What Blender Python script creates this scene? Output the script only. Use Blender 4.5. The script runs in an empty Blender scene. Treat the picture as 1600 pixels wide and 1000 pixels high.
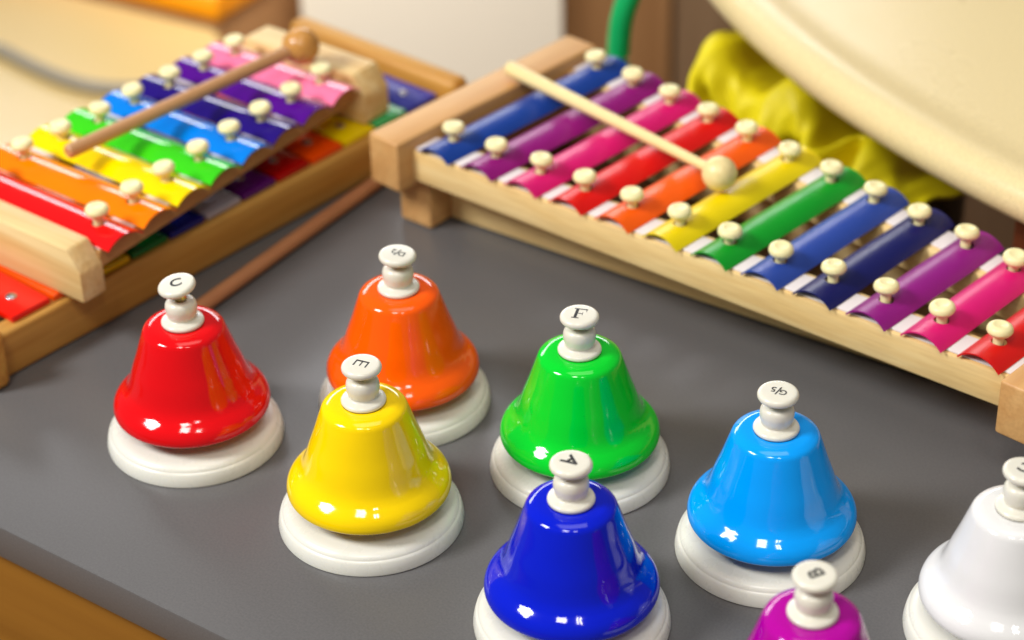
import bpy, bmesh, math, random
from mathutils import Vector, Matrix, noise
from mathutils.geometry import delaunay_2d_cdt

random.seed(7)
R = math.radians
scene = bpy.context.scene
col = scene.collection

# ------------------------------------------------------------------ camera
cam_d = bpy.data.cameras.new('camera')
cam = bpy.data.objects.new('camera', cam_d)
col.objects.link(cam)
scene.camera = cam
PITCH, ROLL = R(32.8235), R(-1.3478)
fw = Vector((0, math.cos(PITCH), -math.sin(PITCH)))
rt = Vector((1, 0, 0))
up = rt.cross(fw)
r2 = math.cos(ROLL) * rt + math.sin(ROLL) * up
u2 = -math.sin(ROLL) * rt + math.cos(ROLL) * up
m = Matrix.Identity(4)
for i in range(3):
    m[i][0], m[i][1], m[i][2] = r2[i], u2[i], -fw[i]
m[2][3] = 0.62558
cam.matrix_world = m
cam_d.sensor_width = 36.0
cam_d.lens = 77.61
cam_d.clip_start, cam_d.clip_end = 0.05, 60
cam_d.dof.use_dof = True
cam_d.dof.focus_distance = 0.972
cam_d.dof.aperture_fstop = 5.5
cam_d.dof.aperture_blades = 9

# ------------------------------------------------------------------ light
world = bpy.data.worlds.new('World')
scene.world = world
world.use_nodes = True
bg = world.node_tree.nodes['Background']
bg.inputs['Color'].default_value = (1.0, 0.97, 0.93, 1)
bg.inputs['Strength'].default_value = 0.16


def area(name, loc, target, sx, sy, energy, color):
    d = bpy.data.lights.new(name, 'AREA')
    d.shape = 'RECTANGLE'
    d.size, d.size_y = sx, sy
    d.energy = energy
    d.color = color
    o = bpy.data.objects.new(name, d)
    col.objects.link(o)
    o.location = loc
    o.rotation_euler = (Vector(target) - Vector(loc)).to_track_quat('-Z', 'Y').to_euler()
    return o


area('window_light', (-2.38, 0.135, 2.38), (0, 0.9, 0), 0.85, 0.85, 110, (0.97, 0.98, 1.0))
area('ceiling_panel_light', (-0.42, -0.50, 2.10), (0, 0.9, 0), 0.42, 0.50, 17, (1.0, 0.96, 0.9))
area('ceiling_tube_light', (0.22, -0.75, 2.10), (0, 0.9, 0), 0.06, 0.40, 3.5, (1.0, 0.96, 0.9))
area('ceiling_tube_light', (0.36, -0.75, 2.10), (0, 0.9, 0), 0.06, 0.40, 3.5, (1.0, 0.96, 0.9))
area('overhead_fill_light', (0.1, 0.9, 2.9), (0, 1.35, 0), 1.6, 1.0, 12, (1.0, 0.95, 0.88))  # overhead area light added to brighten the cabinets at the back
area('far_window_light', (-0.5, 3.9, 1.30), (0, 1.0, 0), 2.6, 0.45, 36, (0.96, 0.97, 1.0))
sp_d = bpy.data.lights.new('background_fill_spot', 'SPOT')  # added spot that lifts the background cabinets, no real fitting there
sp_d.energy, sp_d.spot_size, sp_d.spot_blend, sp_d.shadow_soft_size = 230, R(24), 0.8, 0.15
sp_d.color = (1.0, 0.97, 0.92)
sp = bpy.data.objects.new('background_fill_spot', sp_d)
col.objects.link(sp)
sp.location = (0.0, 0.75, 1.9)
sp.rotation_euler = (Vector((0.05, 2.0, -0.35)) - Vector(sp.location)).to_track_quat('-Z', 'Y').to_euler()

scene.view_settings.view_transform = 'Standard'
scene.view_settings.look = 'None'
scene.view_settings.exposure = 0.0
scene.view_settings.gamma = 1.0
scene.cycles.max_bounces = 8

# ------------------------------------------------------------------ materials


def lin(rgb):
    out = []
    for c in rgb:
        c /= 255.0
        out.append(c / 12.92 if c <= 0.04045 else ((c + 0.055) / 1.055) ** 2.4)
    return tuple(out) + (1.0,)


def base_mat(name):
    mt = bpy.data.materials.new(name)
    mt.use_nodes = True
    nt = mt.node_tree
    return mt, nt, nt.nodes['Principled BSDF']


def noise_bump(nt, b, scale, strength, dist=0.0004, detail=3):
    tc = nt.nodes.new('ShaderNodeTexCoord')
    n = nt.nodes.new('ShaderNodeTexNoise')
    n.inputs['Scale'].default_value = scale
    n.inputs['Detail'].default_value = detail
    bp = nt.nodes.new('ShaderNodeBump')
    bp.inputs['Strength'].default_value = strength
    bp.inputs['Distance'].default_value = dist
    nt.links.new(tc.outputs['Object'], n.inputs['Vector'])
    nt.links.new(n.outputs['Fac'], bp.inputs['Height'])
    nt.links.new(bp.outputs['Normal'], b.inputs['Normal'])
    return tc, n


def vary(nt, b, rgb, scale, lo=0.85, hi=1.1, detail=4):
    """colour with soft mottling"""
    tc = nt.nodes.new('ShaderNodeTexCoord')
    n = nt.nodes.new('ShaderNodeTexNoise')
    n.inputs['Scale'].default_value = scale
    n.inputs['Detail'].default_value = detail
    rp = nt.nodes.new('ShaderNodeValToRGB')
    c = lin(rgb)
    rp.color_ramp.elements[0].position = 0.3
    rp.color_ramp.elements[1].position = 0.7
    rp.color_ramp.elements[0].color = tuple(min(1, v * lo) for v in c[:3]) + (1,)
    rp.color_ramp.elements[1].color = tuple(min(1, v * hi) for v in c[:3]) + (1,)
    nt.links.new(tc.outputs['Object'], n.inputs['Vector'])
    nt.links.new(n.outputs['Fac'], rp.inputs['Fac'])
    nt.links.new(rp.outputs['Color'], b.inputs['Base Color'])
    return n


def rough_var(nt, b, scale, lo, hi):
    tc = nt.nodes.new('ShaderNodeTexCoord')
    n = nt.nodes.new('ShaderNodeTexNoise')
    n.inputs['Scale'].default_value = scale
    n.inputs['Detail'].default_value = 5
    mr = nt.nodes.new('ShaderNodeMapRange')
    mr.inputs['From Min'].default_value = 0.3
    mr.inputs['From Max'].default_value = 0.7
    mr.inputs['To Min'].default_value = lo
    mr.inputs['To Max'].default_value = hi
    nt.links.new(tc.outputs['Object'], n.inputs['Vector'])
    nt.links.new(n.outputs['Fac'], mr.inputs['Value'])
    nt.links.new(mr.outputs['Result'], b.inputs['Roughness'])


def enamel(name, rgb, rough=0.04, coat=0.6):
    mt, nt, b = base_mat(name)
    vary(nt, b, rgb, 30, 0.95, 1.03)
    rough_var(nt, b, 70, rough, rough + 0.07)
    b.inputs['Coat Weight'].default_value = 0.0
    b.inputs['Coat Roughness'].default_value = 0.04
    noise_bump(nt, b, 45, 0.02, 0.0006, 2)
    return mt


def plastic(name, rgb, rough=0.3, sss=0.15):
    mt, nt, b = base_mat(name)
    vary(nt, b, rgb, 45, 0.98, 1.01)
    rough_var(nt, b, 120, rough - 0.05, rough + 0.08)
    b.inputs['Subsurface Weight'].default_value = sss
    b.inputs['Subsurface Radius'].default_value = (1.0, 0.8, 0.5)
    b.inputs['Subsurface Scale'].default_value = 0.002
    return mt


def wood(name, rgb1, rgb2, grain='X', scale=1.0, rough=0.5):
    mt, nt, b = base_mat(name)
    tc = nt.nodes.new('ShaderNodeTexCoord')
    mp = nt.nodes.new('ShaderNodeMapping')
    s = {'X': (6, 110, 110), 'Y': (110, 6, 110), 'Z': (110, 110, 6)}[grain]
    mp.inputs['Scale'].default_value = tuple(v * scale for v in s)
    n1 = nt.nodes.new('ShaderNodeTexNoise')
    n1.inputs['Scale'].default_value = 1.0
    n1.inputs['Detail'].default_value = 6
    n1.inputs['Distortion'].default_value = 0.6
    rp = nt.nodes.new('ShaderNodeValToRGB')
    rp.color_ramp.elements[0].position = 0.32
    rp.color_ramp.elements[1].position = 0.68
    rp.color_ramp.elements[0].color = lin(rgb2)
    rp.color_ramp.elements[1].color = lin(rgb1)
    mp2 = nt.nodes.new('ShaderNodeMapping')
    mp2.inputs['Scale'].default_value = tuple(v * scale * 4 for v in s)
    n2 = nt.nodes.new('ShaderNodeTexNoise')
    n2.inputs['Scale'].default_value = 1.0
    n2.inputs['Detail'].default_value = 3
    mx = nt.nodes.new('ShaderNodeMixRGB')
    mx.blend_type = 'MULTIPLY'
    mx.inputs['Fac'].default_value = 0.22
    rp2 = nt.nodes.new('ShaderNodeValToRGB')
    rp2.color_ramp.elements[0].position = 0.35
    rp2.color_ramp.elements[0].color = (0.6, 0.5, 0.4, 1)
    rp2.color_ramp.elements[1].position = 0.6
    nt.links.new(tc.outputs['Object'], mp.inputs['Vector'])
    nt.links.new(mp.outputs['Vector'], n1.inputs['Vector'])
    nt.links.new(n1.outputs['Fac'], rp.inputs['Fac'])
    nt.links.new(tc.outputs['Object'], mp2.inputs['Vector'])
    nt.links.new(mp2.outputs['Vector'], n2.inputs['Vector'])
    nt.links.new(n2.outputs['Fac'], rp2.inputs['Fac'])
    nt.links.new(rp.outputs['Color'], mx.inputs['Color1'])
    nt.links.new(rp2.outputs['Color'], mx.inputs['Color2'])
    nt.links.new(mx.outputs['Color'], b.inputs['Base Color'])
    b.inputs['Roughness'].default_value = rough
    bp = nt.nodes.new('ShaderNodeBump')
    bp.inputs['Strength'].default_value = 0.15
    bp.inputs['Distance'].default_value = 0.0004
    nt.links.new(n2.outputs['Fac'], bp.inputs['Height'])
    nt.links.new(bp.outputs['Normal'], b.inputs['Normal'])
    return mt


def laminate(name, rgb, rough_lo, rough_hi, spec=0.5, bump=0.03):
    mt, nt, b = base_mat(name)
    n = vary(nt, b, rgb, 900, 0.9, 1.1, 2)
    rough_var(nt, b, 14, rough_lo, rough_hi)
    b.inputs['Specular IOR Level'].default_value = spec
    noise_bump(nt, b, 1500, bump, 0.0002, 2)
    return mt


M = {
    'base': plastic('cream_white_plastic', (228, 225, 212), 0.28),
    'knob': plastic('ivory_plastic', (226, 221, 204), 0.22),
    'pin': None,
    'ink': plastic('black_ink', (14, 13, 12), 0.5, 0),
    'peg': plastic('pale_yellow_plastic', (243, 230, 172), 0.36),
    'felt': plastic('white_felt', (226, 216, 212), 0.85, 0),
    'table': laminate('grey_laminate', (95, 93, 92), 0.31, 0.46),
    'cream_table': laminate('cream_laminate', (230, 208, 154), 0.26, 0.30, 0.5, 0.01),
    'cream_low': laminate('cream_low_laminate', (214, 186, 124), 0.30, 0.36, 0.5, 0.01),
    'rail_r': wood('pale_birch', (242, 212, 150), (232, 194, 126), 'X'),
    'block_r': wood('tan_beech', (216, 168, 106), (204, 150, 88), 'Y'),
    'rail_l': wood('brown_beech', (204, 156, 96), (182, 130, 72), 'X'),
    'block_l': wood('pale_pine', (240, 214, 156), (222, 180, 110), 'Y'),
    'box': wood('golden_brown_wood', (200, 150, 70), (178, 124, 48), 'X'),
    'box_end': wood('honey_wood', (214, 160, 70), (184, 124, 44), 'Y'),
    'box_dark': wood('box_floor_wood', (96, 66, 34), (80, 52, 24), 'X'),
    'mallet_cream': wood('cream_lacquered_wood', (246, 226, 166), (240, 216, 150), 'X', 0.7, 0.35),
    'mallet_brown': wood('brown_stick_wood', (206, 158, 110), (190, 138, 90), 'X', 0.7, 0.45),
    'ball_brown': wood('amber_ball_wood', (214, 158, 84), (198, 138, 66), 'X', 0.5, 0.25),
    'stick': wood('reddish_stick_wood', (188, 130, 86), (168, 108, 68), 'X', 0.7, 0.5),
    'floor': wood('floor_wood', (146, 98, 32), (124, 80, 22), 'X', 0.15, 0.4),
    'brown': wood('brown_panel_wood', (180, 136, 90), (166, 120, 76), 'Z', 0.15, 0.6),
    'greybrown': wood('greybrown_panel_wood', (150, 122, 92), (140, 112, 84), 'Z', 0.15, 0.6),
    'white': laminate('white_board', (230, 219, 200), 0.45, 0.55),
    'orange': plastic('orange_plastic', (248, 158, 4), 0.35, 0.05),
    'bin_grey': plastic('grey_bin_plastic', (150, 152, 158), 0.4, 0.05),
    'grey_cable': plastic('grey_rubber', (140, 132, 116), 0.5, 0),
    'green_tube': plastic('green_tube_plastic', (4, 172, 96), 0.3, 0.05),
    'yellow_cloth': plastic('yellow_cloth', (230, 212, 0), 0.6, 0),
    'rust': wood('rust_brown_wood', (140, 70, 34), (110, 50, 22), 'X', 0.5),
    'leg': plastic('dark_leg_paint', (70, 68, 66), 0.4, 0),
}
mt, nt, b = base_mat('brass_pin')
vary(nt, b, (196, 184, 140), 200, 0.8, 1.1)
b.inputs['Metallic'].default_value = 1.0
b.inputs['Roughness'].default_value = 0.3
M['pin'] = mt
mt, nt, b = base_mat('steel_screw')
vary(nt, b, (200, 200, 205), 200, 0.8, 1.1)
b.inputs['Metallic'].default_value = 1.0
b.inputs['Roughness'].default_value = 0.25
M['screw'] = mt

# ------------------------------------------------------------------ helpers


def link(name, me, mat, parent=None, smooth=True):
    if mat is not None:
        me.materials.clear()
        me.materials.append(mat)
    o = bpy.data.objects.new(name, me)
    col.objects.link(o)
    if parent is not None:
        o.parent = parent
    if smooth:
        for p in me.polygons:
            p.use_smooth = True
        try:
            me.set_sharp_from_angle(angle=R(38))
        except Exception:
            pass
    return o


def from_bm(name, bm, mat, parent=None, smooth=True):
    bmesh.ops.recalc_face_normals(bm, faces=bm.faces)
    me = bpy.data.meshes.new(name)
    bm.to_mesh(me)
    bm.free()
    return link(name, me, mat, parent, smooth)


def tag(o, label, cat, group=None):
    o['label'] = label
    o['category'] = cat
    if group:
        o['group'] = group
    return o


def empty(name, loc, rz, label, cat, group=None):
    o = bpy.data.objects.new(name, None)
    col.objects.link(o)
    o.location = loc
    o.rotation_euler = (0, 0, rz)
    o.empty_display_size = 0.02
    return tag(o, label, cat, group)


def lathe_mesh(name, prof, seg=96):
    verts, faces, rings = [], [], []
    for r, z in prof:
        if r < 1e-7:
            rings.append([len(verts)])
            verts.append((0, 0, z))
        else:
            s = len(verts)
            for k in range(seg):
                a = 2 * math.pi * k / seg
                verts.append((r * math.cos(a), r * math.sin(a), z))
            rings.append(list(range(s, s + seg)))
    for A, B in zip(rings, rings[1:]):
        if len(A) == 1 and len(B) == 1:
            continue
        for k in range(seg):
            k2 = (k + 1) % seg
            if len(A) == 1:
                faces.append((A[0], B[k], B[k2]))
            elif len(B) == 1:
                faces.append((A[k], B[0], A[k2]))
            else:
                faces.append((A[k], B[k], B[k2], A[k2]))
    me = bpy.data.meshes.new(name)
    me.from_pydata(verts, [], faces)
    bm = bmesh.new()
    bm.from_mesh(me)
    bmesh.ops.recalc_face_normals(bm, faces=bm.faces)
    bm.to_mesh(me)
    bm.free()
    return me


def smooth_prof(pts, n=6):
    """Catmull-Rom through (r,z) points"""
    out = []
    P = [pts[0]] + list(pts) + [pts[-1]]
    for i in range(1, len(P) - 2):
        p0, p1, p2, p3 = P[i - 1], P[i], P[i + 1], P[i + 2]
        for k in range(n):
            t = k / n
            q = []
            for a in range(2):
                q.append(0.5 * (2 * p1[a] + (p2[a] - p0[a]) * t + (2 * p0[a] - 5 * p1[a] + 4 * p2[a] - p3[a]) * t * t
                                + (3 * p1[a] - p0[a] - 3 * p2[a] + p3[a]) * t ** 3))
            out.append((max(q[0], 0), q[1]))
    out.append(pts[-1])
    return out


def box_bm(x0, x1, y0, y1, z0, z1, bev=0.0, seg=2):
    bm = bmesh.new()
    bmesh.ops.create_cube(bm, size=1)
    for v in bm.verts:
        v.co = Vector(((x0 + x1) / 2 + v.co.x * (x1 - x0), (y0 + y1) / 2 + v.co.y * (y1 - y0), (z0 + z1) / 2 + v.co.z * (z1 - z0)))
    if bev:
        bmesh.ops.bevel(bm, geom=bm.edges[:], offset=bev, segments=seg, profile=0.5, affect='EDGES')
    return bm


def prism_bm(poly, z0, z1, bev=0.0, seg=2):
    """poly: list of (x,y); vertical prism"""
    bm = bmesh.new()
    lo = [bm.verts.new((x, y, z0)) for x, y in poly]
    hi = [bm.verts.new((x, y, z1)) for x, y in poly]
    n = len(poly)
    bm.faces.new(lo[::-1])
    bm.faces.new(hi)
    for k in range(n):
        bm.faces.new((lo[k], lo[(k + 1) % n], hi[(k + 1) % n], hi[k]))
    bmesh.ops.recalc_face_normals(bm, faces=bm.faces)
    if bev:
        bmesh.ops.bevel(bm, geom=bm.edges[:], offset=bev, segments=seg, profile=0.5, affect='EDGES')
    return bm


def tube_bm(path, radii, seg=20):
    bm = bmesh.new()
    path = [Vector(p) for p in path]
    rings = []
    ref = Vector((0, 0, 1))
    for i, p in enumerate(path):
        t = (path[min(i + 1, len(path) - 1)] - path[max(i - 1, 0)]).normalized()
        a = t.cross(ref)
        if a.length < 1e-3:
            a = t.cross(Vector((1, 0, 0)))
        a.normalize()
        bb = a.cross(t)
        r = radii[i] if isinstance(radii, (list, tuple)) else radii
        rings.append([bm.verts.new(p + r * (math.cos(2 * math.pi * k / seg) * a + math.sin(2 * math.pi * k / seg) * bb)) for k in range(seg)])
    for A, B in zip(rings, rings[1:]):
        for k in range(seg):
            bm.faces.new((A[k], A[(k + 1) % seg], B[(k + 1) % seg], B[k]))
    bm.faces.new(rings[0][::-1])
    bm.faces.new(rings[-1])
    return bm


# ------------------------------------------------------------------ setting
fl = from_bm('floor', box_bm(-4, 4, -2, 6, -0.72, -0.70), M['floor'], smooth=False)
fl['kind'] = 'structure'

# grey table: frame along its front edge (-35.9 deg)
TA = R(-35.94)
tb = empty('table', (-0.2375, 0.804, 0), TA, 'grey table top with square front edge on a golden brown wooden base', 'table')
TW = 0.482
from_bm('table_top', box_bm(-0.226, 1.15, 0.0, TW, -0.0190, 0.0, 0.0009, 2), M['table'], tb)
from_bm('cabinet_body', box_bm(-0.220, 1.14, 0.006, TW - 0.006, -0.70, -0.0195, 0.001), M['floor'], tb)

# round cream table reaching over the grey one, right
ct = empty('round_table', (0.830, 1.397, -0.7), 0, 'round cream table with rounded glossy edge above the curved bars, upper right', 'table')
prof = [(0.0, 0.7822), (0.40, 0.7822), (0.690, 0.7822), (0.697, 0.7824), (0.703, 0.7830), (0.709, 0.7838), (0.7145, 0.7845)]
for k in range(1, 15):
    a = math.pi / 2 - math.pi * k / 15
    prof.append((0.7185 + 0.0130 * math.cos(a), 0.7722 + 0.0125 * math.sin(a)))
prof += [(0.712, 0.7600), (0.40, 0.7600), (0.0, 0.7600)]
link('table_top', lathe_mesh('table_top', prof, 220), M['cream_table'], ct)
for a in (20, 110, 200, 290):
    bm = tube_bm([(0.62 * math.cos(R(a)), 0.62 * math.sin(R(a)), 0.0), (0.60 * math.cos(R(a)), 0.60 * math.sin(R(a)), 0.7595)], 0.02)
    from_bm('leg', bm, M['leg'], ct)

# ------------------------------------------------------------------ desk bells
shell_prof = (smooth_prof([(0.0100, 0.0657), (0.0142, 0.0656), (0.0167, 0.0649), (0.0189, 0.0634), (0.0202, 0.0603), (0.0217, 0.0558),
                           (0.0238, 0.0494), (0.0262, 0.0428), (0.0275, 0.0388), (0.0286, 0.0355), (0.0299, 0.0326), (0.0318, 0.0301), (0.0340, 0.0281), (0.0358, 0.0262), (0.0369, 0.0243), (0.0374, 0.0225), (0.0375, 0.0211), (0.0373, 0.0200)], 5)
              + [(0.0369, 0.0194), (0.0362, 0.0191), (0.0354, 0.0191), (0.0346, 0.0196)]
              + smooth_prof([(0.0340, 0.0204), (0.0318, 0.0243), (0.0285, 0.0320), (0.0262, 0.0390), (0.0185, 0.0600), (0.0140, 0.0640), (0.0, 0.0642)], 4))
base_prof = [(0.0, 0.0), (0.0420, 0.0), (0.0425, 0.0005), (0.0426, 0.0014), (0.0422, 0.0040), (0.0416, 0.0062), (0.0411, 0.0070), (0.0407, 0.0073)] + \
    smooth_prof([(0.0405, 0.0075), (0.0400, 0.0085), (0.0389, 0.0096), (0.0370, 0.0105), (0.0340, 0.0111), (0.0300, 0.0115), (0.0240, 0.0118), (0.0120, 0.0122), (0.0065, 0.0135), (0.0052, 0.0170)], 5) + [(0.0050, 0.0655), (0.0, 0.0655)]
collar_prof = ([(0.0, 0.0657), (0.0096, 0.0657)] + smooth_prof([(0.0098, 0.0659), (0.0101, 0.0665), (0.0100, 0.0673), (0.0094, 0.0680), (0.0082, 0.0684),
                                                              (0.0070, 0.0688), (0.0065, 0.0695)], 4)
               + smooth_prof([(0.0066, 0.0697), (0.0071, 0.0711), (0.0075, 0.0735), (0.0075, 0.0752), (0.0071, 0.0769), (0.0062, 0.0781), (0.0050, 0.0786), (0.0034, 0.0787)], 4)
               + [(0.0030, 0.0780), (0.0, 0.0780)])
Z0 = 0.0790      # origin of the moving button
button_prof = ([(0.0, 0.0024), (0.0030, 0.0024), (0.0062, 0.0026)] + smooth_prof([(0.0078, 0.0030), (0.0087, 0.0038), (0.0090, 0.0048), (0.0088, 0.0058), (0.0082, 0.0065),
                                                                                 (0.0074, 0.0068), (0.0062, 0.0069)], 4) + [(0.0, 0.0069)])
pin_prof = [(0.0, -0.004), (0.0029, -0.004), (0.0029, 0.0008), (0.0024, 0.0010), (0.0029, 0.0014), (0.0029, 0.0022), (0.0024, 0.0025), (0.0029, 0.0029), (0.0029, 0.0036), (0.0, 0.0036)]
ME = {n: lathe_mesh(n, p, s) for n, p, s in (('shell', shell_prof, 128), ('base', base_prof, 128), ('collar', collar_prof, 64), ('button', button_prof, 64), ('pin', pin_prof, 32))}


def text_mesh(txt, size, offset=0.0, shear=0.0, xscale=1.0):
    cu = bpy.data.curves.new('letter', 'FONT')
    cu.body = txt
    cu.size = size
    cu.align_x = 'CENTER'
    cu.align_y = 'CENTER'
    cu.extrude = 0.00004
    cu.offset = offset
    cu.shear = shear
    o = bpy.data.objects.new('letter_tmp', cu)
    col.objects.link(o)
    bpy.context.view_layer.update()
    me = bpy.data.meshes.new_from_object(o.evaluated_get(bpy.context.evaluated_depsgraph_get()))
    bpy.data.objects.remove(o)
    xs = [v.co.x for v in me.vertices]
    ys = [v.co.y for v in me.vertices]
    cx, cy = (min(xs) + max(xs)) / 2, (min(ys) + max(ys)) / 2
    for v in me.vertices:
        v.co.x = (v.co.x - cx) * xscale
        v.co.y -= cy
    return me


def poly_letter(polys, size):
    bm = bmesh.new()
    for poly in polys:
        lo = [bm.verts.new((x * size, y * size, -0.00004)) for x, y in poly]
        hi = [bm.verts.new((x * size, y * size, 0.00004)) for x, y in poly]
        n = len(poly)
        bm.faces.new(lo[::-1])
        bm.faces.new(hi)
        for k in range(n):
            bm.faces.new((lo[k], lo[(k + 1) % n], hi[(k + 1) % n], hi[k]))
    bmesh.ops.recalc_face_normals(bm, faces=bm.faces)
    me = bpy.data.meshes.new('letter')
    bm.to_mesh(me)
    bm.free()
    return me


def rect(x0, x1, y0, y1):
    return [(x0, y0), (x1, y0), (x1, y1), (x0, y1)]


serif_F = poly_letter([rect(-0.27, -0.10, -0.44, 0.44), rect(-0.38, 0.05, -0.52, -0.445), rect(-0.38, 0.40, 0.445, 0.52), [(0.38, 0.44), (0.33, 0.44), (0.36, 0.24), (0.38, 0.24)],
                       rect(-0.095, 0.16, -0.02, 0.035), rect(0.165, 0.195, -0.14, 0.15)], 0.0078)
thin_E = poly_letter([rect(-0.34, -0.20, -0.5, 0.5), rect(-0.195, 0.36, 0.40, 0.5), rect(-0.195, 0.30, -0.04, 0.05), rect(-0.195, 0.36, -0.5, -0.40)], 0.0064)
bold_B = None

bells = [
    ('red', (225, 6, 16), (-0.15455, 0.87270), 'C', 12, (3.5, -9, 0.0022), 'red desk bell with the letter C on its button'),
    ('yellow', (252, 212, 0), (-0.06661, 0.80438), 'E', -114, (0, 0, 0), 'yellow desk bell with the letter E on its button'),
    ('orange', (255, 92, 4), (-0.05393, 0.89808), 'D/2', 158, (0, 3, 0), 'orange desk bell standing behind the yellow bell'),
    ('green', (0, 206, 44), (0.03058, 0.84074), 'F', -15, (0, 0, 0), 'green desk bell with the letter F on its button'),
    ('light_blue', (0, 156, 246), (0.1132, 0.77592), 'G/5', 160, (1, 0, 0), 'sky blue desk bell between the green and the white bell'),
    ('blue', (0, 26, 196), (0.02281, 0.72900), 'A', -139, (0, 0, 0), 'dark blue desk bell in front of the green bell'),
    ('magenta', (176, 0, 150), (0.11343, 0.65374), 'B', 115, (0, 0, 0), 'magenta desk bell cut off by the bottom of the picture'),
    ('white', (228, 226, 222), (0.2064, 0.7168), 'C', 140, (0, 3, 0), 'white desk bell cut off at the right'),
]
for k, (cn, rgb, xy, txt, rot, tilt, label) in enumerate(bells):
    e = empty('desk_bell', (xy[0], xy[1], 0), R(17 * k), label, 'bell', 'coloured desk bells on the grey table')
    em = enamel(cn + '_enamel', rgb)
    link('base', ME['base'].copy(), M['base'], e)
    link('shell', ME['shell'].copy(), em, e)
    link('collar', ME['collar'].copy(), M['knob'], e)
    btn = link('button', ME['button'].copy(), M['knob'], e)
    btn.location = (0, 0, Z0 + tilt[2])
    rotm = Matrix.Rotation(-R(17 * k), 4, 'Z') @ Matrix.Rotation(R(tilt[1]), 4, 'Y') @ Matrix.Rotation(R(tilt[0]), 4, 'X')
    btn.rotation_euler = rotm.to_euler()
    link('pin', ME['pin'].copy(), M['pin'], btn)
    if txt == 'F':
        lm = serif_F
    elif txt == 'E':
        lm = thin_E
    elif '/' in txt:
        parts = [text_mesh(txt[0], 0.0050, 0.00006), text_mesh(txt[2], 0.0050, 0.00006), poly_letter([[(-0.20, -0.5), (-0.08, -0.5), (0.20, 0.5), (0.08, 0.5)]], 0.0056)]
        for pm, dx, dy in zip(parts, (-0.00225, 0.00215, 0.0), (0.0006, -0.0005, 0.0)):
            for v in pm.vertices:
                v.co.x += dx
                v.co.y += dy
        bmj = bmesh.new()
        for pm in parts:
            bmj.from_mesh(pm)
        lm = bpy.data.meshes.new('letter')
        bmj.to_mesh(lm)
        bmj.free()
    elif txt == 'A':
        lm = text_mesh(txt, 0.0094, 0.00022)
    elif txt == 'B':
        lm = text_mesh(txt, 0.0090, 0.00018)
    else:
        lm = text_mesh(txt, 0.0084, 0.00020)
    lt = link('letter', lm, M['ink'], btn, smooth=False)
    lt.location = (0, 0, 0.00696)
    lt.rotation_euler = (0, 0, R(rot))

# ------------------------------------------------------------------ xylophones
peg_prof = ([(0.0, -0.004), (0.0026, -0.004), (0.0026, 0.0046)] + smooth_prof([(0.0030, 0.0050), (0.0050, 0.0056), (0.0061, 0.0070), (0.0062, 0.0082), (0.0056, 0.0096), (0.0044, 0.0104),
                                                                              (0.0034, 0.0106), (0.0022, 0.0103)], 4) + [(0.0, 0.0102)])
PEG = lathe_mesh('peg', peg_prof, 40)
CH, SAG, TH = 0.0232, 0.0054, 0.0008


def arch_bar(length, y_holes, chord=CH, sag=SAG):
    """thin sheet bent to an arch, two round peg holes; y from 0 to length, z=0 at its feet"""
    hr = 0.0038
    nx = 16
    w = chord * 1.13
    pts = []
    ys = sorted(set([0, 0.004, length - 0.004, length] + [0.004 + (length - 0.008) * k / 10 for k in range(11)]))
    for i in range(nx + 1):
        for y in ys:
            x = -w / 2 + w * i / nx
            if any((x) ** 2 + (y - h) ** 2 < (hr * 1.25) ** 2 for h in y_holes) and 0 < i < nx:
                continue
            pts.append((x, y))
    edges = []
    for h in y_holes:
        s = len(pts)
        for k in range(24):
            a = 2 * math.pi * k / 24
            pts.append((hr * math.cos(a), h + hr * math.sin(a)))
        edges += [(s + k, s + (k + 1) % 24) for k in range(24)]
    vs, es, fs, *_ = delaunay_2d_cdt([Vector(p) for p in pts], edges, [], 0, 1e-7)
    fs = [f for f in fs if not any(sum(vs[i].x for i in f) ** 2 / 9 + (sum(vs[i].y for i in f) / 3 - h) ** 2 < hr ** 2 * 0.97 for h in y_holes)]
    rad = (chord ** 2 / 4 + sag ** 2) / (2 * sag)
    half = math.asin(chord / 2 / rad)
    verts = []
    for v in vs:
        a = v.x / (w / 2) * half
        verts.append((rad * math.sin(a), v.y, rad * math.cos(a) - (rad - sag)))
    me = bpy.data.meshes.new('bar')
    me.from_pydata(verts, [], [tuple(f) for f in fs])
    bm = bmesh.new()
    bm.from_mesh(me)
    bmesh.ops.recalc_face_normals(bm, faces=bm.faces)
    if sum(f.normal.z for f in bm.faces) < 0:
        bmesh.ops.reverse_faces(bm, faces=bm.faces)
    bm.to_mesh(me)
    bm.free()
    return me


def make_rail(name, x0, x1, front, back, z0, z1, mat, parent, humps=None):
    """front/back: functions y(x); optional humps = list of bar centres: the top swells into each arch"""
    n = 2 if not humps else 260
    bm = bmesh.new()
    rows = []
    for k in range(n + 1 if humps else 2):
        x = x0 + (x1 - x0) * (k / n if humps else k)
        zt = z1
        if humps:
            for h in humps:
                t = (x - h) / (CH * 0.46)
                if abs(t) < 1:
                    zt = max(zt, z1 + (SAG - 0.0012) * (1 - t * t))
        rows.append([bm.verts.new((x, front(x), z0)), bm.verts.new((x, back(x), z0)), bm.verts.new((x, back(x), zt)), bm.verts.new((x, front(x), zt))])
    for A, B in zip(rows, rows[1:]):
        for k in range(4):
            bm.faces.new((A[k], A[(k + 1) % 4], B[(k + 1) % 4], B[k]))
    bm.faces.new(rows[0])
    bm.faces.new(rows[-1][::-1])
    if not humps:
        bmesh.ops.recalc_face_normals(bm, faces=bm.faces)
        bmesh.ops.bevel(bm, geom=bm.edges[:], offset=0.0012, segments=2, profile=0.5, affect='EDGES')
    return from_bm(name, bm, mat, parent)


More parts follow.
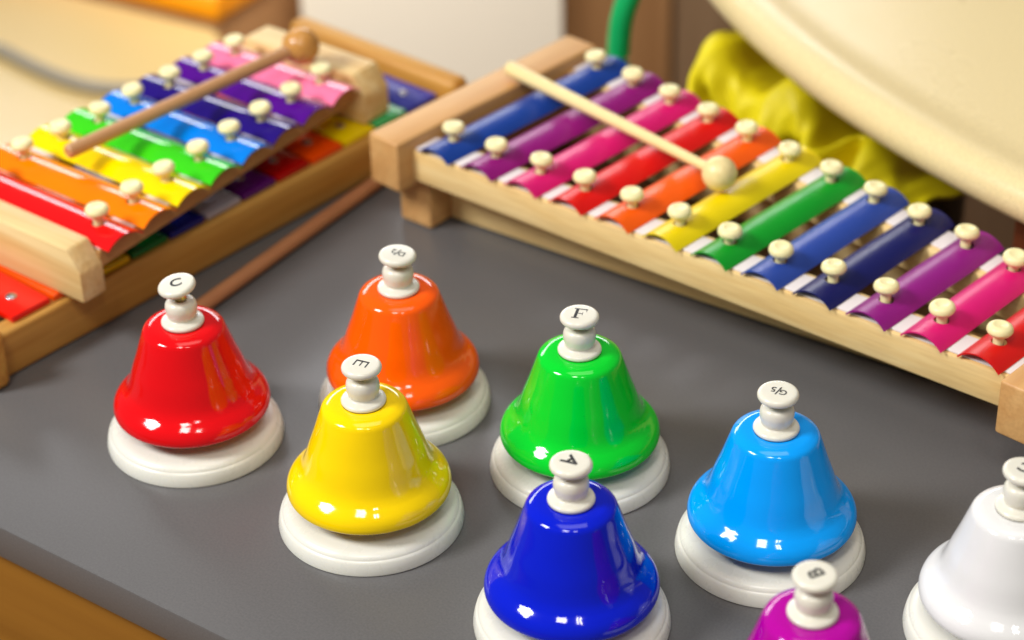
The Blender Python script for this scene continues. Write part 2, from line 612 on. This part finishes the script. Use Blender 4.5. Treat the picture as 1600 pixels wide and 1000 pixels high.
def xylophone(e, n, pitch, fy, by, colors, zr0, zr1, rail_mat, block_mat, blocks, overhang, humps=False, felt_w=(0.0125, 0.004), glossy=0.12, rail_x=None):
    # rails
    xa, xb = rail_x
    make_rail('rail', xa, xb, lambda x: fy(x) - overhang[0], lambda x: fy(x) + 0.008, zr0, zr1, rail_mat, e, [i * pitch for i in range(n)] if humps else None)
    make_rail('rail', xa, xb, lambda x: by(x) - 0.008, lambda x: by(x) + overhang[0], zr0, zr1, rail_mat, e, [i * pitch for i in range(n)] if humps else None)
    # felt on the rails (under the feet of the bars)
    zf = zr1 + 0.0012
    fsx = (xa + 0.001, xb - 0.001)
    for f, s in ((fy, 1), (by, -1)):
        y = lambda x, q: f(x) + s * q
        bm = bmesh.new()
        if humps:
            # a small piece in each gap
            for i in range(n + 1):
                xc = (i - 0.5) * pitch
                hw = (pitch - CH * 0.92) / 2 + 0.0012
                pass
        quad = [(fsx[0], y(fsx[0], -felt_w[0])), (fsx[1], y(fsx[1], -felt_w[0])), (fsx[1], y(fsx[1], felt_w[1])), (fsx[0], y(fsx[0], felt_w[1]))]
        bm.free()
        bm = prism_bm(quad, zr1 + 0.0001, zf, 0.0004, 2)
        from_bm('felt_strip', bm, M['felt'], e)
    # bars and pegs
    for i in range(n):
        x = i * pitch
        f0, b0 = fy(x) - overhang[1], by(x) + overhang[1]
        me = arch_bar(b0 - f0, (overhang[1], b0 - f0 - overhang[1]), *((0.0246, 0.0048) if humps else (CH, SAG)))
        bar = link('bar', me, colors[i], e)
        sol = bar.modifiers.new('thickness', 'SOLIDIFY')
        sol.thickness = TH
        sol.offset = -1
        es_ = bar.modifiers.new('split', 'EDGE_SPLIT')
        es_.split_angle = R(40)
        bar.location = (x, f0, zf + 0.0004)
        bar.rotation_euler = (0, 0, R(random.uniform(-0.8, 0.8)))
        for yy in (fy(x), by(x)):
            p = link('peg', PEG.copy() if i == 0 and yy == fy(x) else PEG, M['peg'], e)
            p.location = (x + random.uniform(-.0004, .0004), yy, zf + SAG - 0.0012 + random.uniform(-0.0004, 0.0006))
            p.rotation_euler = (R(random.uniform(-5, 5)), R(random.uniform(-5, 5)), 0)
    for (x0, x1, y0, y1, z0, z1, bv) in blocks:
        from_bm('end_block', box_bm(x0, x1, y0, y1, z0, z1, bv, 3), block_mat, e)


def metal_paint(name, rgb, rough):
    mt, nt, b = base_mat(name)
    vary(nt, b, rgb, 25, 0.93, 1.04)
    rough_var(nt, b, 60, rough, rough + 0.08)
    b.inputs['Coat Weight'].default_value = 0.0
    b.inputs['Coat Roughness'].default_value = rough * 0.6
    noise_bump(nt, b, 40, 0.03, 0.0006, 2)
    return mt


# right: bare frame of a second xylophone, then the twelve-bar xylophone stacked on it
AX = R(-44.0)
rx_front = lambda x: 0.0772 * x
rx_back = lambda x: 0.1172 - 0.1075 * x
low = empty('xylophone_frame', (-0.0141, 1.0723, 0), R(-40.0), 'pale wooden xylophone frame lying under the twelve-bar xylophone', 'rack')
from_bm('end_block', box_bm(-0.0399, -0.0173, -0.0257, 0.125, 0.0005, 0.0298, 0.0016, 3), M['block_r'], low)
from_bm('end_block', box_bm(0.300, 0.322, 0.040, 0.088, 0.0005, 0.0298, 0.0016, 3), M['block_r'], low)
make_rail('rail', -0.0172, 0.2998, lambda x: rx_front(x) - 0.0075, lambda x: rx_front(x) + 0.012, 0.001, 0.0235, M['rail_r'], low)
make_rail('rail', -0.0172, 0.2998, lambda x: rx_back(x) - 0.022, lambda x: rx_back(x) - 0.006, 0.001, 0.0235, M['rail_r'], low)

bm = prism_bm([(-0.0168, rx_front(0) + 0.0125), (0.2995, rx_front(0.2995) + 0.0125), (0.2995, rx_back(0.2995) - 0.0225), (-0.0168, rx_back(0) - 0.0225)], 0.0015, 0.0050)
from_bm('bottom_board', bm, M['box_dark'], low)  # dark board added to darken the gaps between the upper bars

RC = [(14, 60, 146), (142, 10, 116), (214, 14, 108), (218, 8, 4), (244, 92, 0), (236, 208, 0), (0, 152, 34), (40, 70, 156), (12, 18, 88), (142, 18, 124), (216, 16, 110), (212, 14, 10)]
rx = empty('xylophone', (-0.0293, 1.0604, 0.030), AX, 'twelve-bar xylophone in a pale wooden frame with a cream mallet on it', 'xylophone')
rcol = [metal_paint('right_bar_paint', c, 0.33) for c in RC]
xylophone(rx, 12, 0.0299, rx_front, rx_back, rcol, 0.0045, 0.0225, M['rail_r'], M['block_r'],
          [(-0.0399, -0.0173, -0.0262, 0.137, 0.0, 0.0300, 0.0016), (0.3466, 0.3690, -0.001, 0.100, 0.0, 0.0290, 0.0016)],
          (0.0145, 0.0165), rail_x=(-0.0172, 0.3465))

# left: wooden box with flat bars
BA = R(48.35)
bx = empty('bar_chime', (-0.2537, 0.9282, 0), BA, 'long brown wooden glockenspiel with flat bars under the rainbow xylophone', 'glockenspiel')
BW = 0.128
from_bm('side_panel', box_bm(-0.0040, 0.3265, 0.0, 0.012, 0.0, 0.0260, 0.0025, 4), M['box'], bx)
from_bm('side_panel', box_bm(-0.0040, 0.3265, BW - 0.012, BW, 0.0, 0.0260, 0.0014, 3), M['box'], bx)
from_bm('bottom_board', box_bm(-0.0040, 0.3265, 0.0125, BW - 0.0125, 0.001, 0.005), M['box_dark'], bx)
from_bm('end_beam', box_bm(-0.0180, -0.0045, -0.0070, BW + 0.006, 0.0, 0.0330, 0.0045, 4), M['box_end'], bx)
from_bm('end_beam', box_bm(0.3270, 0.3420, -0.0070, BW + 0.006, 0.0, 0.0385, 0.0055, 4), M['box_end'], bx)
FC = [(232, 24, 8), (240, 84, 4), (224, 190, 0), (8, 110, 40), (16, 20, 120), (176, 170, 180), (88, 10, 104), (176, 4, 4), (240, 74, 0), (238, 208, 0), (70, 178, 102), (62, 66, 172)]
screw_me = lathe_mesh('screw', [(0.0, 0.0016), (0.0018, 0.0014), (0.0030, 0.0004), (0.0032, -0.001), (0.0, -0.001)], 24)
for i, c in enumerate(FC):
    x = 0.0080 + i * 0.0265
    mtl = metal_paint('flat_bar_paint', c, 0.2)
    bar = from_bm('flat_bar', box_bm(x, x + 0.0243, 0.0040, BW - 0.004, 0.0263, 0.0298, 0.0005, 2), mtl, bx)
    for y in (0.0200, BW - 0.020):
        s = link('screw', screw_me, M['screw'], bar)
        s.location = (x + 0.0121, y, 0.0300)

# left upper: eight-bar rainbow xylophone
LC = [(232, 16, 20), (255, 128, 0), (255, 218, 0), (58, 204, 26), (0, 126, 226), (36, 14, 116), (82, 8, 136), (255, 126, 164)]
lx_front = lambda x: 0.0790 * x
lx_back = lambda x: 0.0855 - 0.026 * x
lx = empty('xylophone', (-0.2104, 0.9786, 0.0308), R(51.5), 'eight-bar rainbow xylophone stacked on the flat-bar glockenspiel', 'xylophone')
lcol = [metal_paint('left_bar_paint', c, 0.05) for c in LC]
xylophone(lx, 8, 0.0266, lx_front, lx_back, lcol, 0.0138, 0.0225, M['rail_l'], M['block_l'], [], (0.0128, 0.0195), humps=True, rail_x=(-0.0132, 0.2008), felt_w=(0.0120, 0.004))
# chamfered end blocks
for x0, x1, y0, y1, h in ((-0.0290, -0.0133, -0.0155, 0.108, 0.0290), (0.2010, 0.2230, -0.0040, 0.098, 0.0295)):
    bm = bmesh.new()
    c = 0.012
    pts = [(y0, 0.0), (y1, 0.0), (y1, h - c), (y1 - c * 0.7, h), (y0 + c * 0.7, h), (y0, h - c)]
    A = [bm.verts.new((x0, y, z)) for y, z in pts]
    B = [bm.verts.new((x1, y, z)) for y, z in pts]
    bm.faces.new(A)
    bm.faces.new(B[::-1])
    for k in range(6):
        bm.faces.new((A[k], A[(k + 1) % 6], B[(k + 1) % 6], B[k]))
    bmesh.ops.recalc_face_normals(bm, faces=bm.faces)
    bmesh.ops.bevel(bm, geom=bm.edges[:], offset=0.0012, segments=2, profile=0.5, affect='EDGES')
    from_bm('end_block', bm, M['block_l'], lx)

# ------------------------------------------------------------------ mallets and sticks


def mallet(name, label, A, B, ra, rb, rball, hmat, bmat, group=None):
    """A handle end, B ball centre"""
    A, B = Vector(A), Vector(B)
    d = (B - A)
    L = d.length
    e = bpy.data.objects.new(name, None)
    col.objects.link(e)
    e.location = A
    e.rotation_euler = d.to_track_quat('X', 'Z').to_euler()
    e.empty_display_size = 0.02
    tag(e, label, 'mallet', group)
    n = 12
    path = [(0.0, 0, 0), (0.0012, 0, 0)] + [(0.0012 + (L - 0.0012 - rball * 0.6) * k / n, 0, 0) for k in range(1, n + 1)]
    rad = [ra * 0.75, ra] + [ra + (rb - ra) * k / n for k in range(1, n + 1)]
    from_bm('handle', tube_bm(path, rad, 24), hmat, e)
    if rball:
        prof = [(rball * math.sin(math.pi * k / 24), -rball * math.cos(math.pi * k / 24)) for k in range(25)]
        prof[0] = (0, -rball)
        prof[-1] = (0, rball)
        bo = link('ball', lathe_mesh('ball', prof, 48), bmat, e)
        bo.location = (L, 0, 0)
    return e


mallet('mallet', 'cream wooden mallet lying across the twelve-bar xylophone', (0.0015, 1.1311, 0.0665), (0.1089, 0.9978, 0.0690), 0.0044, 0.0026, 0.0092, M['mallet_cream'], M['mallet_cream'], 'mallets')
mallet('mallet', 'brown wooden mallet lying across the rainbow xylophone', (-0.2339, 1.0357, 0.0700), (-0.1171, 1.1478, 0.0750), 0.0040, 0.0040, 0.0108, M['mallet_brown'], M['ball_brown'], 'mallets')
d = Vector((-0.0721, 1.1196, 0)) - Vector((-0.1740, 0.9677, 0))
st = from_bm('wooden_stick', tube_bm([(0, 0, 0), (0.001, 0, 0), (d.length, 0, 0)], [0.0034, 0.0042, 0.0042], 24), M['stick'])
st.location = (-0.1740, 0.9677, 0.0043)
st.rotation_euler = (0, 0, math.atan2(d.y, d.x))
tag(st, 'thin reddish brown wooden stick on the grey table behind the red bell', 'stick')

# ------------------------------------------------------------------ background, left
lt = empty('cream_side_table', (-0.6, 1.7, -0.7), 0, 'low cream table beyond the rainbow xylophone, upper left', 'table')
from_bm('table_top', prism_bm([(x + 0.6, y - 1.7) for x, y in ((-1.2, 1.42), (-0.20, 1.42), (-0.245, 1.82), (-0.268, 1.872), (-0.43, 1.965), (-1.2, 2.38))], 0.420, 0.450, 0.010, 4), M['cream_low'], lt)
for px, py in ((-0.5, -0.2), (0.3, -0.2), (-0.5, 0.5)):
    from_bm('leg', box_bm(px - 0.02, px + 0.02, py - 0.02, py + 0.02, 0.0, 0.4195, 0.002), M['leg'], lt)
cable = [(-0.510, 1.850), (-0.4588, 1.8188), (-0.4308, 1.7913), (-0.3974, 1.7616), (-0.3660, 1.7414), (-0.3312, 1.7334), (-0.290, 1.738)]
cb = smooth_prof([(p[0] + 1, p[1]) for p in cable], 6)
tag(from_bm('grey_cable', tube_bm([(a - 1, b_, -0.2435) for a, b_ in cb], 0.0062, 14), M['grey_cable']), 'curved grey cable lying on the low cream table', 'cable')

# orange-rimmed bin
bn = empty('storage_bin', (-0.2690, 1.8900, -0.7), R(-30), 'brown storage bin with a bright orange rim at the upper left', 'bin')
from_bm('bin_body', box_bm(-0.50, -0.004, 0.004, 0.14, 0.0, 0.4435, 0.004), M['brown'], bn)
from_bm('liner', box_bm(-0.48, -0.022, 0.022, 0.13, 0.4440, 0.4600, 0.002), M['bin_grey'], bn)
from_bm('rim', box_bm(-0.505, 0.002, -0.001, 0.014, 0.4440, 0.4730, 0.005, 3), M['orange'], bn)
from_bm('rim', box_bm(-0.012, 0.002, 0.0145, 0.145, 0.4440, 0.4730, 0.005, 3), M['orange'], bn)

# ------------------------------------------------------------------ background panels
wb = empty('white_cabinet', (-0.065, 1.80, -0.7), 0, 'plain white cabinet side behind the instruments, top middle', 'cabinet')
from_bm('cabinet_body', box_bm(-0.116, 0.117, 0.0, 0.30, 0.0, 1.0, 0.004), M['white'], wb)
for x0, x1, y, mat, lab in ((-0.42, -0.229, 2.32, 'brown', 'brown wooden cabinet left of the white one'), (0.056, 0.165, 2.0, 'brown', 'brown wooden cabinet right of the white one'),
                            (0.168, 0.80, 1.98, 'greybrown', 'grey brown wooden cabinet behind the yellow cloth')):
    c = empty('wooden_cabinet', ((x0 + x1) / 2, y, -0.7), 0, lab, 'cabinet', 'wooden cabinets in the background')
    hw = (x1 - x0) / 2
    from_bm('cabinet_body', box_bm(-hw, hw, 0, 0.3, 0, 1.1, 0.004), M[mat], c)

# green tube
gt = smooth_prof([(1.0600, -0.70), (1.0640, -0.30), (1.0655, -0.05), (1.0650, 0.012), (1.0658, 0.032), (1.0680, 0.046), (1.0725, 0.059), (1.0790, 0.072), (1.0900, 0.090), (1.1100, 0.108)], 6)
tag(from_bm('green_tube', tube_bm([(a - 0.995, 1.245, z) for a, z in gt], 0.0072, 18), M['green_tube']), 'curved green plastic tube rising behind the blue bar', 'tube')

# yellow cloth bag: pleated cloth hanging behind the table, its top folded back
NU, NV = 150, 60
verts, faces = [], []
for i_ in range(NU + 1):
    u = i_ / NU
    top = 0.030 - 0.040 * u + 0.010 * math.sin(u * 17 + 1.0) + 0.008 * noise.noise(Vector((u * 9, 0.3, 2)))
    for j_ in range(NV + 1):
        v = j_ / NV
        s_ = v * 0.24                                     # length along the cloth, from the hem up
        wob = u * 11 + 1.6 * noise.noise(Vector((u * 5, v * 3, 1.7)))
        pleat = 0.0
        for kx, kz, am, sd in ((5.5, 1.2, 0.017, 3.1), (4.0, -3.4, 0.012, 7.7), (9.0, 3.0, 0.006, 1.3), (16.0, -7.0, 0.0025, 5.9)):
            pleat += am * (1 - 2.6 * abs(noise.noise(Vector((u * kx + v * kz, 0.35 * (v * kx - u * kz), sd)))))
        flat = 0.17
        if s_ < flat:
            y, z = 0.0, top - (flat - s_)
        else:                                             # rolls over and runs back
            a = min((s_ - flat) / 0.008, math.pi / 2)
            rest = max(0, s_ - flat - 0.008 * math.pi / 2)
            y, z = 0.008 * (1 - math.cos(a)) + rest, top + 0.008 * math.sin(a) - rest * 0.35
        k = 1 - 0.6 * max(0, (s_ - flat) / 0.07)
        verts.append((-0.100 + 0.165 * u + 0.004 * noise.noise(Vector((u * 6, v * 6, 4))), y - pleat * k, z + 0.004 * noise.noise(Vector((u * 14, v * 8, 5)))))
for i_ in range(NU):
    for j_ in range(NV):
        a = i_ * (NV + 1) + j_
        faces.append((a, a + NV + 1, a + NV + 2, a + 1))
me = bpy.data.meshes.new('yellow_cloth')
me.from_pydata(verts, [], faces)
me.materials.append(M['yellow_cloth'])
yb = bpy.data.objects.new('yellow_cloth', me)
col.objects.link(yb)
for p in me.polygons:
    p.use_smooth = True
so = yb.modifiers.new('thickness', 'SOLIDIFY')
so.thickness = 0.002
yb.location = (0.196, 1.147, 0.0)
yb.rotation_euler = (0, 0, R(-46))
tag(yb, 'crumpled bright yellow cloth behind the twelve-bar xylophone', 'cloth')
rb_ = from_bm('wooden_block', box_bm(-0.06, 0.06, -0.02, 0.02, 0.0, 0.035, 0.003), M['rust'])
rb_.location = (0.325, 0.985, 0.0005)
rb_.rotation_euler = (0, 0, R(-44))
tag(rb_, 'dark rust brown wooden block under the round cream table', 'block')
